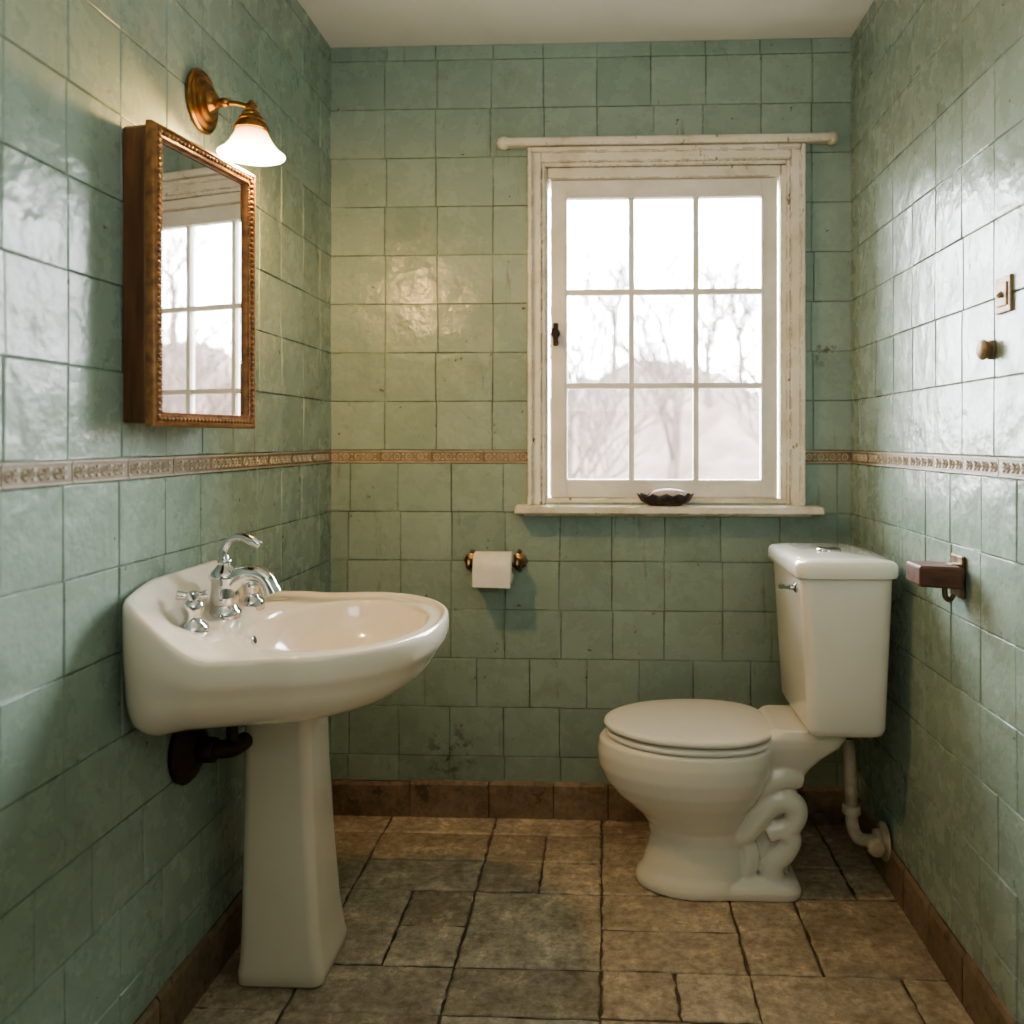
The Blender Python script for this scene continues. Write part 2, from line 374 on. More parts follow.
# baseboards
def baseboard(name, P, u0, u1):
    g = Geo(); u = u0; H = .118
    g.add([P(u0,0,0),P(u1,0,0),P(u1,0,.006),P(u0,0,.006),P(u0,H-.004,0),P(u1,H-.004,0),P(u1,H-.004,.006),P(u0,H-.004,.006)],
          [[0,1,2,3],[4,5,6,7],[0,1,5,4],[1,2,6,5],[2,3,7,6],[3,0,4,7]], 0)
    while u < u1-.005:
        w = random.uniform(.16, .26); b = min(u+w, u1); a = u+.002; bb = b-.002; t = random.random(); th = .014+random.uniform(-.001,.001)
        h0 = H+random.uniform(-.005,.003); rings = []; ns = 7
        for i in range(ns+1):
            h = h0+random.uniform(-.0025, .001)
            prof = [(0,0),(0,th),(h-.012,th),(h-.003,th-.005),(h,th-.011),(h,0)]
            rings.append([P(a+(bb-a)*i/ns, v, k) for v, k in prof])
        g.loft(rings, True, True, True, 1, t); u = b
    o = g.build(name, [M_fgrout, M_base], tint=True); tag(o, kind='structure'); return o
baseboard('baseboard_back', lambda u, v, h: (u, D-h, v), XL+.014, XR-.014)
baseboard('baseboard_left', lambda u, v, h: (XL+h, u, v), YF, D)
baseboard('baseboard_right', lambda u, v, h: (XR-h, u, v), YF, D)

# listello border
def listello(name, P, u0, u1):
    g = Geo(); u = u0
    def bx(a, b, c, d, h, mi):
        g.add([P(a,c,0),P(b,c,0),P(b,d,0),P(a,d,0),P(a+.001,c+.001,h),P(b-.001,c+.001,h),P(b-.001,d-.001,h),P(a+.001,d-.001,h)],
              [[4,5,6,7],[0,1,5,4],[1,2,6,5],[2,3,7,6],[3,0,4,7],[0,1,2,3]], mi)
    while u < u1-.004:
        b = min(u+.168, u1); bx(u+.0005, b-.0005, ZB0+.001, ZB1-.001, .0036, 0)
        bx(u+.0005, b-.0005, ZB0+.001, ZB0+.006, .0062, 1); bx(u+.0005, b-.0005, ZB1-.006, ZB1-.001, .0062, 1)
        k = u+.005; i = 0; zc = (ZB0+ZB1)/2
        while k < b-.020:
            if i % 2 == 0:
                n = 10; cx = k+.011
                for r0, r1 in ((.0115, .0065), (.0030, .0001)):
                    A = [P(cx+r0*math.cos(6.283*q/n), zc+r0*math.sin(6.283*q/n), .0036) for q in range(n)]
                    B = [P(cx+(r0+r1)/2*math.cos(6.283*q/n), zc+(r0+r1)/2*math.sin(6.283*q/n), .0064) for q in range(n)]
                    C = [P(cx+r1*math.cos(6.283*q/n), zc+r1*math.sin(6.283*q/n), .0036) for q in range(n)]
                    g.loft([A, B, C], True, False, False, 1)
                k += .025
            else:
                bx(k, k+.010, zc-.0110, zc-.0045, .0058, 1); bx(k, k+.010, zc+.0045, zc+.0110, .0058, 1); bx(k+.003, k+.007, zc-.002, zc+.002, .0058, 1); k += .013
            i += 1
        u = b
    o = g.build(name, [M_listello_c, M_listello_b], norm=False); tag(o, kind='structure'); return o
listello('trim_1', lambda u, v, h: (u, D-h, v), XL, -.249)
listello('trim_2', lambda u, v, h: (u, D-h, v), .632, XR)
listello('trim_3', lambda u, v, h: (XL+h, u, v), YF, D-.008)
listello('trim_4', lambda u, v, h: (XR-h, u, v), YF, D-.008)

# ------------------------------------------------------------------ window
win = empty('window_1', ((WX0+WX1)/2, D, WZ0), 'white painted nine-pane casement window with chipped wooden casing', 'window', kind='structure')
del win['category']
g = Geo()
OX0, OX1, OZ1 = -.247, .630, 2.154
def frame_rect(g, x0, x1, z0, z1, w, ya, yb, bottom=True, wb=None, wt=None):
    wt = wt or w; wb = wb or w
    g.box((x0, ya, z0), (x0+w, yb, z1)); g.box((x1-w, ya, z0), (x1, yb, z1))
    g.box((x0+w, ya, z1-wt), (x1-w, yb, z1))
    if bottom: g.box((x0+w, ya, z0), (x1-w, yb, z0+wb))
frame_rect(g, OX0, OX1, 1.012, OZ1, .042, D-.022, D+.0, bottom=False)
frame_rect(g, OX0, OX1, 1.012, OZ1, .014, D-.038, D-.022, bottom=False)
frame_rect(g, OX0+.042, OX1-.042, 1.012, OZ1-.042, .012, D-.012, D+.0, bottom=False)
g.build('casing', M_wpaint, bevel=.003, parent=win)
g = Geo()
frame_rect(g, WX0+.001, WX1-.001, WZ0+.001, WZ1-.001, .028, D+.001, D+.11, wt=.035, wb=.012)
g.build('jamb', M_wpaint, bevel=.002, parent=win)
g = Geo(); SX0, SX1, SZ0, SZ1 = -.176, .552, 1.034, 2.060
GX0, GX1, GZ0, GZ1 = -.123, .501, 1.092, 2.004
ya, yb = D+.012, D+.048
g.box((SX0, ya, SZ0), (GX0, yb, SZ1)); g.box((GX1, ya, SZ0), (SX1, yb, SZ1)); g.box((GX0, ya, GZ1), (GX1, yb, SZ1)); g.box((GX0, ya, SZ0), (GX1, yb, GZ0))
pw = (GX1-GX0)/3; ph = (GZ1-GZ0)/3
for i in (1, 2): g.box((GX0+pw*i-.009, ya+.006, GZ0), (GX0+pw*i+.009, yb-.004, GZ1))
for i in (1, 2):
    for j in range(3):
        g.box((GX0+pw*j+(.009 if j else 0), ya+.0065, GZ0+ph*i-.009), (GX0+pw*(j+1)-(.009 if j < 2 else 0), yb-.0045, GZ0+ph*i+.009))
frame_rect(g, GX0-.010, GX1+.010, GZ0-.010, GZ1+.010, .004, ya-.003, ya)
g.build('sash', M_sash, bevel=.003, parent=win)
g = Geo(); g.box((GX0-.005, D+.030, GZ0-.005), (GX1+.005, D+.033, GZ1+.005)); g.build('glass', M_glass, parent=win)
g = Geo(); g.box((-.285, D-.085, .988), (.678, D-.001, 1.012)); g.box((-.262, D-.025, .976), (.655, D-.001, .988))
g.box((WX0+.002, D-.001, 1.0), (WX1-.002, D+.011, 1.0335))
g.build('sill', M_wpaint, bevel=.005, parent=win)
g = Geo()
hx, hz = -.160, 1.565
g.box((hx-.008, D+.007, hz-.040), (hx+.008, D+.0125, hz+.034)); g.lathe([(.014,0),(.015,.004),(.010,.010),(.008,.022),(.001,.024)], (hx, D+.010, hz), (0,-1,0), n=16)
g.tube([(hx-.006, D-.012, hz+.014), (hx-.002, D-.016, hz-.008), (hx+.004, D-.018, hz-.038)], [.007,.007,.009], n=10)
g.build('handle', M_iron, smooth=True, bevel=.001, parent=win, auto=40)['label'] = 'dark iron casement latch'
rod = empty('curtain_rod', (.2, D-.03, 2.175), 'chipped white wooden curtain rod above the window casing', 'curtain rod')
g = Geo(); g.box((-.325, D-.048, 2.158), (.715, D-.0045, 2.184)); g.build('rod', M_wpaint, bevel=.009, seg=4, parent=rod)
for xx in (-.325, .715):
    g = Geo(); g.lathe([(.001,-.022),(.014,-.018),(.020,-.006),(.021,.004),(.017,.014),(.001,.02)], (xx, D-.026, 2.171), (1,0,0), n=20)
    g.build('finial', M_wpaint, smooth=True, parent=rod)

# soap dish on the sill
sd = empty('soap_dish', (.19, D-.045, 1.012), 'dark scalloped metal soap dish on the window sill', 'soap dish')
g = Geo(); n = 48; rings = []
for sc, zz in ((.55,0),(.6,.002),(.85,.014),(1.0,.034),(.97,.036),(.8,.020),(.45,.009)):
    rings.append([(.19+.086*sc*(1+.05*math.cos(12*a)*sc)*math.cos(a), D-.045+.036*sc*(1+.05*math.cos(12*a)*sc)*math.sin(a), 1.0125+zz+.004*math.cos(12*a)*(sc>.9)) for a in [6.2832*i/n for i in range(n)]])
g.loft(rings); g.build('bowl', M_dish, smooth=True, parent=sd)
g = Geo(); g.sphere((.20, D-.045, 1.050), .03, sc=(1.9,.62,.55), n=10); so = g.build('soap_bar', M_soap, smooth=True); tag(so, 'worn pale soap bar resting in the dark dish', 'soap')

# ------------------------------------------------------------------ sconce
SY = 1.835; SZ = 1.965
sc_ = empty('wall_sconce', (XL+.006, SY, SZ), 'aged brass wall sconce with a lit frosted glass bell shade', 'wall lamp')
g = Geo(); g.lathe([(.064,0),(.068,.003),(.069,.008),(.065,.012),(.059,.011),(.056,.013),(.055,.017),(.050,.019),(.044,.017),(.041,.019),(.040,.023),(.034,.026),(.026,.025),(.022,.028),(.020,.034),(.012,.042),(.001,.044)], (XL+.005, SY, SZ), (1,0,0), n=40)
g.build('backplate', M_brass, smooth=True, parent=sc_, auto=40)
shx = -.776
g = Geo(); g.tube([(XL+.04, SY, SZ), (XL+.07, SY, SZ-.004), (shx-.03, SY, SZ-.006), (shx, SY, SZ-.014)], .0055, n=12)
g.lathe([(.0001,-.012),(.009,-.009),(.011,0),(.009,.009),(.0001,.012)], (XL+.062, SY, SZ-.003), (1,0,0), n=16)
g.build('arm', M_brass, smooth=True, parent=sc_)
g = Geo(); g.lathe([(.0001,.032),(.005,.031),(.008,.026),(.012,.022),(.014,.015),(.011,.009),(.019,.004),(.021,.000),(.020,-.003),(.027,-.008),(.029,-.012),(.027,-.016),(.033,-.022),(.036,-.028),(.038,-.034),(.035,-.037),(.001,-.034)], (shx, SY, 1.934), n=28)
g.build('shade_holder', M_brass, smooth=True, parent=sc_, auto=40)
g = Geo()
g.lathe([(.030,.056),(.033,.052),(.039,.040),(.047,.026),(.058,.012),(.071,.002),(.070,-.001),(.057,.008),(.045,.023),(.037,.038),(.031,.050),(.028,.054)], (shx, SY, 1.845), n=40, cap=False)
g.build('lamp_shade', M_shade, smooth=True, parent=sc_)
g = Geo(); g.sphere((shx, SY, 1.868), .018, n=12, sc=(1,1,1.1)); g.build('bulb', M_bulb, smooth=True, parent=sc_)

# ------------------------------------------------------------------ mirror cabinet
A = math.radians(9); Uv = Vector((math.sin(A), math.cos(A), 0)); Nv = Vector((math.cos(A), -math.sin(A), 0)); O0 = Vector((-.840, 1.520, 0))
CW = .335; Z0, Z1 = 1.245, 1.806
def C(u, w, z): return O0 + Uv*u + Nv*w + Vector((0, 0, z))
cab = empty('mirror_cabinet', (XL+.03, 1.69, Z0), 'walnut bathroom mirror cabinet with a carved gilt frame', 'mirror cabinet')
g = Geo()
e = XL+.008
y0b = (O0).y
def quadbox(z0, z1, ins=0):
    a = C(ins, -.001, z0); b = C(CW-ins, -.001, z0); return [(e, y0b+.009+ins, z0), (a.x, a.y, z0), (b.x, b.y, z0), (e, b.y+.006-ins, z0)]
r = []
for zz, i in ((Z0+.006, .004), (Z0+.012, 0), (Z1-.012, 0), (Z1-.006, .004)): r.append([(p[0], p[1], zz) for p in quadbox(zz, zz, i)])
g.loft(r); g.build('body', M_wood, parent=cab, bevel=.003)
FWS = .82
g = Geo(); prof = [(i*FWS, h*.85) for i, h in [(0, 0), (0, .014), (.004, .020), (.010, .022), (.014, .016), (.020, .0145), (.026, .019), (.031, .016), (.034, .008), (.034, .0)]]
cor = [(0, Z0), (CW, Z0), (CW, Z1), (0, Z1)]; sg = [(1, 1), (-1, 1), (-1, -1), (1, -1)]
rings = []
for (cu, cz), (su, sz) in zip(cor, sg): rings.append([C(cu+su*i, h, cz+sz*i) for i, h in prof])
rings.append(rings[0]); g.loft(rings, True, False, False)
for side in range(4):
    (au, az), (bu, bz) = cor[side], cor[(side+1) % 4]; (su, sz), (tu2, tz) = sg[side], sg[(side+1) % 4]
    for ins, rad, step in ((.0175*FWS, .0052, .0112), (.0305*FWS, .0027, .0062)):
        p0 = Vector((au+su*ins, az+sz*ins)); p1 = Vector((bu+tu2*ins, bz+tz*ins)); L = (p1-p0).length; k = int(L/step)
        for q in range(k):
            pp = p0.lerp(p1, (q+.5)/k); c = C(pp.x, .0140, pp.y); g.sphere(c, rad, n=5)
fr = g.build('frame', M_gilt, smooth=True, parent=cab, auto=60)
q_ = .024
g = Geo(); g.add([C(q_,.005,Z0+q_),C(CW-q_,.005,Z0+q_),C(CW-q_,.005,Z1-q_),C(q_,.005,Z1-q_),C(q_,.001,Z0+q_),C(CW-q_,.001,Z0+q_),C(CW-q_,.001,Z1-q_),C(q_,.001,Z1-q_)],
    [[0,1,2,3],[4,7,6,5],[0,4,5,1],[1,5,6,2],[2,6,7,3],[3,7,4,0]]); g.build('mirror', M_mirror, parent=cab)

# ------------------------------------------------------------------ sink
SCY = 1.858; SCX = -.625
sink = empty('pedestal_sink', (-.72, SCY+.07, 0), 'cream porcelain pedestal sink with chrome faucet against green tiles', 'sink')
def sm(t): t = max(0, min(1, t)); return t*t*(3-2*t)
def outline(a):
    c, s = math.cos(a), math.sin(a)
    bl = sm((c+.25)/.5)
    n = 8.0*(1-bl) + 2.2*bl; ax = .266 if c < 0 else .272
    bx = .342 + (.056*sm((-c+.15)/.6) if s < 0 else -.02*sm((-c+.15)/.6))
    rr = (abs(c/ax)**n + abs(s/bx)**n)**(-1/n)
    return SCX+rr*c, SCY+rr*s
NA = 192; angs = [2*math.pi*i/NA for i in range(NA)]
def lift(x, z, y):
    w = sm((z-.74)/.07); e = sm((SCY-y-.22)/.13)
    far = 1-.85*sm((y-SCY-.02)/.30)
    mid = (.030*sm((-.70-x)/.09) + .094*sm((-.824-x)/.055))*far
    side = .108*sm((-.700-x)/.180)
    return w*(mid*(1-e)+side*e)
rings = []
piv = Vector((-.845, SCY+.03))
for f, z in ((.28,.652),(.44,.655),(.60,.660),(.73,.669),(.82,.684),(.88,.700),(.925,.722),(.95,.742),(.965,.758),(.985,.768),(.998,.781),(1.0,.805)):
    ring = []
    for a in angs:
        x, y = outline(a); xx = piv.x+(x-piv.x)*f; yy = piv.y+(y-piv.y)*(f if x > -.75 else f+(1-f)*.35*sm((-.75-x)/.1))
        if x < piv.x: xx = max(x, piv.x+(x-piv.x)*min(1, f*1.3))
        ring.append((xx, yy, z+lift(x if f>.9 else 0, z, y)))
    rings.append(ring)
def ocp(a, k): x, y = outline(a); return SCX+(x-SCX)*k, SCY+(y-SCY)*k
BX, BY, BA, BB = -.588, SCY+.01, .188, .252
def basin(a, k): return BX+BA*k*math.cos(a), BY+BB*k*math.sin(a)
for k, z in ((.997,.815),(.987,.8225),(.970,.8250),(.950,.8220)):
    ring = []
    for a in angs:
        x, y = ocp(a, k); ring.append((x, y, z+lift(x, z, y)))
    rings.append(ring)
for t, z in ((.15,.8170),(.3,.8155),(.5,.8150),(.7,.8150),(.88,.815)):
    ring = []
    for a in angs:
        x0, y0 = ocp(a, .95); x1, y1 = basin(a, 1.03); x = x0+(x1-x0)*t; y = y0+(y1-y0)*t
        ring.append((x, y, z+lift(x, z, y)))
    rings.append(ring)
for k, z in ((1.02,.8150),(1.0,.811),(.988,.800),(.97,.780),(.93,.752),(.84,.726),(.68,.706),(.47,.695),(.25,.690),(.10,.687)):
    rings.append([(*basin(a, k), z) for a in angs])
g = Geo(); g.loft(rings); bs = g.build('basin', M_sink, smooth=True, parent=sink)
sd_ = bs.modifiers.new('smooth', 'SMOOTH'); sd_.factor = .5; sd_.iterations = 1
g = Geo(); g.lathe([(.024,0),(.024,.003),(.016,.0035),(.012,.001),(.001,.001)], (BX, BY, .6875), n=24); g.build('drain', M_chrome, smooth=True, parent=sink)
g = Geo(); g.lathe([(.0095,0),(.0095,.004),(.007,.0045)], (BX-.177, BY-.05, .784), (.9,0,.30), n=16); g.lathe([(.0080,.0045),(.0070,.0048),(.001,.0048)], (BX-.177, BY-.05, .784), (.9,0,.30), n=16, mi=1)
g.build('overflow', [M_chrome, M_dark], smooth=True, parent=sink, auto=40)
def rbox2(cx, cy, hx, hy, z, r):
    pts = []
    for cx_, cyy, a0 in ((cx+hx-r, cy+hy-r, 0), (cx-hx+r, cy+hy-r, 90), (cx-hx+r, cy-hy+r, 180), (cx+hx-r, cy-hy+r, 270)):
        for k in range(7):
            a = math.radians(a0+15*k); pts.append((cx_+r*math.cos(a), cyy+r*math.sin(a), z))
    return pts
PCY = SCY+.105; rings = []
for z, x0, x1, hy in ((0,-.822,-.632,.100),(.006,-.826,-.628,.104),(.03,-.826,-.628,.104),(.05,-.823,-.633,.100),(.12,-.822,-.643,.093),(.28,-.821,-.654,.086),(.46,-.820,-.664,.081),(.58,-.820,-.668,.079),(.600,-.823,-.660,.084),(.615,-.830,-.646,.094),(.630,-.836,-.636,.102),(.664,-.838,-.632,.104)):
    rings.append(rbox2((x0+x1)/2, PCY, (x1-x0)/2, hy, z, .024))
g = Geo(); g.loft(rings); g.build('pedestal', M_sink, smooth=True, parent=sink, auto=60)
# faucet
FX, FY = -.808, SCY-.085; FZ = .818+lift(FX, .82, FY)
g = Geo()
g.lathe([(.034,-.006),(.035,.004),(.033,.010),(.028,.015),(.025,.022),(.029,.028),(.030,.040),(.028,.055),(.029,.072),(.032,.078),(.032,.086),(.026,.094),(.018,.102),(.013,.108),(.015,.114),(.012,.120),(.001,.122)], (FX, FY, FZ), n=32)
g.tube([(FX+.006, FY, FZ+.060), (FX+.034, FY-.002, FZ+.084), (FX+.064, FY-.004, FZ+.090), (FX+.090, FY-.005, FZ+.079), (FX+.104, FY-.006, FZ+.054)], [.022,.020,.018,.0175,.0175], n=18)
g.lathe([(.0185,-.006),(.019,.004),(.016,.006),(.001,.006)], (FX+.105, FY-.006, FZ+.052), (.35,0,-.93), n=20)
fa = g.build('faucet', M_chrome, smooth=True, parent=sink, auto=55)
g = Geo(); g.tube([(FX, FY, FZ+.114), (FX-.002, FY, FZ+.136), (FX+.012, FY-.002, FZ+.159), (FX+.040, FY-.005, FZ+.167), (FX+.066, FY-.008, FZ+.158), (FX+.080, FY-.009, FZ+.149)], [.011,.009,.008,.009,.011,.008], n=14)
lv = g.build('lever', M_chrome, smooth=True); lv.parent = fa
for dy in (-.135, .140):
    g = Geo(); hy = FY+dy; hxx = FX-.002; hz_ = .818+lift(hxx, .82, hy)
    g.lathe([(.029,-.014),(.030,.003),(.027,.009),(.018,.016),(.016,.026),(.020,.034),(.022,.044),(.019,.053),(.013,.058),(.014,.066),(.012,.073),(.001,.076)], (hxx, hy, hz_), n=28)
    hd = g.build('faucet_handle', M_chrome, smooth=True, parent=sink, auto=55)
    g = Geo()
    dx, dyy = .92, .39
    g.tube([(hxx-.030*dx, hy-.030*dyy, hz_+.069), (hxx-.014*dx, hy-.014*dyy, hz_+.066), (hxx+.014*dx, hy+.014*dyy, hz_+.066), (hxx+.026*dx, hy+.026*dyy, hz_+.068)], [.0095,.0075,.0075,.009], n=12)
    lo = g.build('lever', M_chrome, smooth=True); lo.parent = hd

# waste pipe
wp = empty('waste_pipe', (XL+.02, 1.78, .56), 'dark rusty waste pipe with round wall flange under the sink', 'pipe')
g = Geo(); g.lathe([(.072,0),(.074,.008),(.066,.016),(.052,.018),(.043,.030),(.028,.034),(.001,.035)], (XL+.006, 1.77, .565), (1,0,0), n=32); g.build('flange', M_iron, smooth=True, parent=wp, auto=50)
g = Geo(); g.tube([(XL+.03, 1.77, .562), (XL+.068, 1.772, .562), (XL+.100, 1.79, .560), (XL+.104, 1.838, .558)], .019, n=16)
g.lathe([(.026,-.016),(.028,-.012),(.028,.012),(.026,.016)], (XL+.055, 1.77, .562), (1,.05,0), n=8)
g.tube([(XL+.098, 1.79, .565), (XL+.098, 1.79, .60), (XL+.096, 1.79, .645)], .012, n=12)
g.build('pipe', M_iron, smooth=True, parent=wp, auto=50)

# ------------------------------------------------------------------ toilet
TY = 2.375
toi = empty('toilet', (.3, TY, 0), 'ivory porcelain close-coupled toilet with closed lid', 'toilet')
def egg(x0, x1, hw, z, n=64):
    xm = x0 + (x1-x0)*.56; pts = []
    for i in range(n):
        a = 2*math.pi*i/n; c, s = math.cos(a), math.sin(a)
        ex = 2.0 if c < 0 else 2.6
        L = (xm-x0) if c < 0 else (x1-xm)
        r = (abs(c)**ex + abs(s)**ex)**(-1/ex)
        pts.append((xm+L*r*c, TY+hw*r*s, z))
    return pts
def rbox(x0, x1, hy, z, r=.03, cy=TY): return rbox2((x0+x1)/2, cy, (x1-x0)/2, hy, z, r)
g = Geo()
g.loft([egg(*q) for q in ((.085,.40,.118,0),(.083,.40,.120,.018),(.088,.40,.117,.030),(.102,.40,.108,.050),(.116,.39,.100,.09),(.124,.38,.096,.13),(.118,.38,.101,.165),(.096,.39,.114,.195),(.064,.40,.131,.222),(.030,.42,.150,.25),(.000,.44,.168,.285),(-.018,.455,.180,.325),(-.022,.46,.185,.365),(-.016,.46,.183,.396),(-.006,.455,.176,.403))])
g.loft([rbox(.28,.525,.112,0,.045), rbox(.28,.527,.114,.020,.045), rbox(.29,.520,.108,.034,.045), rbox(.30,.48,.085,.050,.03)])
g.loft([rbox(.36,.50,.055,.24), rbox(.36,.53,.065,.29), rbox(.37,.555,.080,.335), rbox(.38,.585,.098,.372), rbox(.40,.625,.112,.405), rbox(.42,.640,.118,.430), rbox(.45,.640,.115,.453)])
for sy in (-1, 1):
    yy = TY+sy*.062
    g.tube([(.34, TY+sy*.045, .13), (.385, yy, .165), (.43, yy, .225), (.475, yy, .250), (.512, yy, .232), (.507, yy, .192), (.470, yy, .160)], [.027,.030,.033,.034,.032,.030,.030], n=16)
    g.tube([(.435, yy, .160), (.475, yy, .172), (.500, yy, .148), (.482, yy, .108), (.450, yy, .078), (.455, yy, .02)], [.026,.028,.029,.030,.032,.035], n=16)
    g.tube([(.36, TY+sy*.045, .22), (.42, TY+sy*.062, .288), (.475, TY+sy*.066, .316), (.525, TY+sy*.055, .305)], [.028,.032,.032,.027], n=14)
    g.tube([(.352, TY+sy*.052, .02), (.382, TY+sy*.063, .06), (.392, TY+sy*.063, .110), (.37, TY+sy*.05, .16)], [.028,.026,.024,.022], n=14)
g.loft([rbox(.30,.500,.050,.0,.02), rbox(.30,.500,.046,.30,.02)])
bw = g.build('bowl', M_toilet, smooth=True, parent=toi)
rm = bw.modifiers.new('remesh', 'REMESH'); rm.mode = 'VOXEL'; rm.voxel_size = .004; rm.use_smooth_shade = True
s2 = bw.modifiers.new('smooth', 'SMOOTH'); s2.factor = .5; s2.iterations = 7
def plate(g, x0, x1, hw, z0, z1, r=.006, dome=0):
    R = [egg(x0+r*1.5, x1-r, hw-r, z0), egg(x0+.3*r, x1-.3*r, hw-.3*r, z0+.25*(z1-z0)), egg(x0, x1, hw, z0+.5*(z1-z0)), egg(x0+.4*r, x1-.4*r, hw-.4*r, z0+.82*(z1-z0)), egg(x0+1.6*r, x1-1.6*r, hw-1.6*r, z1)]
    for k in (.9, .7, .45, .2, .03):
        xm = (x0+x1)/2; R.append(egg(xm-(xm-x0)*k, xm+(x1-xm)*k, hw*k, z1+dome*(1-k*k)))
    g.loft(R)
g = Geo(); plate(g, .002, .456, .185, .403, .422, r=.008); g.build('seat', M_seat, smooth=True, parent=toi)
g = Geo(); plate(g, -.004, .460, .190, .4275, .447, r=.008, dome=.007); g.build('lid', M_seat, smooth=True, parent=toi)
for yy in (-.075, .075):
    g = Geo(); g.lathe([(.012,-.03),(.014,-.02),(.014,.008),(.010,.013),(.001,.014)], (.458, TY+yy, .436), n=18); g.build('hinge', M_seat, smooth=True, parent=toi, auto=50)
g = Geo()
g.loft([rbox(.540,.705,.160,.454), rbox(.525,.716,.178,.464), rbox(.520,.720,.184,.48), rbox(.514,.724,.188,.60), rbox(.502,.732,.192,.80), rbox(.498,.734,.194,.872)])
g.build('tank', M_toilet, smooth=True, parent=toi, auto=50)
g = Geo(); r = .035
g.loft([rbox(.492,.739,.200,.866,r), rbox(.486,.744,.206,.870,r), rbox(.484,.746,.208,.878,r), rbox(.484,.746,.208,.897,r), rbox(.487,.743,.205,.905,r), rbox(.495,.735,.197,.911,.033), rbox(.53,.70,.165,.916,.03)])
g.build('tank_lid', M_toilet, smooth=True, parent=toi, auto=40)
g = Geo(); g.lathe([(.034,0),(.034,.004),(.031,.007),(.024,.0065),(.001,.0065)], (.615, TY, .915), n=32); g.build('flush_button', M_chrome, smooth=True, parent=toi, auto=50)
g = Geo(); g.lathe([(.014,0),(.014,.008),(.008,.012),(.007,.022)], (.504, TY-.13, .835), (-1,0,0), n=18); g.tube([(.484, TY-.13, .835), (.476, TY-.10, .832), (.474, TY-.06, .826)], [.007,.006,.008], n=10)
g.build('flush_lever', M_chrome, smooth=True, parent=toi, auto=50)

# supply pipe
PY = 2.38
sp = empty('supply_pipe', (.69, PY, .1), 'grimy white water supply pipe with wall valve beneath toilet tank', 'pipe')
g = Geo(); g.tube([(.672, PY, .430), (.673, PY, .39), (.676, PY, .30), (.680, PY, .19), (.684, PY, .150), (.698, PY, .122), (.728, PY, .114), (.755, PY, .114), (.774, PY, .114)], .0175, n=18)
g.lathe([(.023,-.012),(.025,-.008),(.025,.008),(.023,.012)], (.680, PY, .20), n=20)
g.build('pipe', M_pipe, smooth=True, parent=sp, auto=50)
g = Geo(); g.lathe([(.020,-.030),(.028,-.026),(.030,-.018),(.030,-.006),(.024,-.002),(.024,.018),(.020,.022)], (.672, PY, .428), n=8); g.build('coupling', M_iron, smooth=True, parent=sp, auto=35)
g = Geo(); g.lathe([(.050,0),(.051,.006),(.042,.014),(.031,.017),(.031,.030),(.024,.034)], (XR-.012, PY, .114), (-1,0,0), n=28)
g.build('wall_flange', M_pipe, smooth=True, parent=sp, auto=50)
g = Geo(); g.lathe([(.012,0),(.012,.018),(.022,.020),(.024,.030),(.020,.040),(.001,.042)], (.734, PY-.014, .114), (0,-1,.0), n=16); g.build('valve', M_pipe, smooth=True, parent=sp, auto=50)

# ------------------------------------------------------------------ toilet paper
TPX, TPZ, TPY = -.352, .822, D-.068
tph = empty('toilet_paper_holder', (TPX, D-.01, TPZ), 'tarnished brass toilet paper holder on green tiles', 'toilet paper holder')
for s in (-1, 1):
    g = Geo(); xx = TPX+s*.077
    g.lathe([(.026,0),(.027,.003),(.022,.006),(.018,.010),(.010,.014),(.008,.05),(.011,.054),(.001,.056)], (xx, D-.0045, TPZ+.008), (0,-1,-.05), n=8)
    g.lathe([(.001,-.011),(.012,-.010),(.017,-.006),(.020,-.003),(.020,.003),(.017,.006),(.012,.010),(.001,.011)], (xx, TPY, TPZ+.006), (1,0,0), n=8)
    g.sphere((xx, D-.006, TPZ+.038), .008, n=6); g.sphere((xx, D-.006, TPZ-.022), .008, n=6)
    g.build('bracket', M_oldbrass, smooth=True, parent=tph, auto=35)
g = Geo(); g.lathe([(.007,-.074),(.007,.074)], (TPX, TPY, TPZ+.005), (1,0,0), n=14); g.build('spindle', M_wood, smooth=True, parent=tph, auto=50)
g = Geo(); L = .060; R = .052; zc = TPZ-.006
g.lathe([(.019,-L),(R-.003,-L),(R,-L+.003),(R,L-.003),(R-.003,L),(.019,L),(.019,-L)], (TPX, TPY, zc), (1,0,0), n=48, cap=False)
g.lathe([(.019,-L+.0005),(.0175,-L),(.0175,L),(.019,L-.0005)], (TPX, TPY, zc), (1,0,0), n=32, cap=False, mi=1)
g.add([(TPX-L+.001, TPY-R-.0006, zc), (TPX+L-.001, TPY-R-.0006, zc), (TPX+L-.001, TPY-R-.001, zc-.055), (TPX-L+.001, TPY-R-.001, zc-.052)], [[0,1,2,3]])
ro = g.build('toilet_paper_roll', [M_paper, M_card], smooth=True, auto=50, norm=False); tag(ro, 'white toilet paper roll on the brass holder', 'toilet paper')

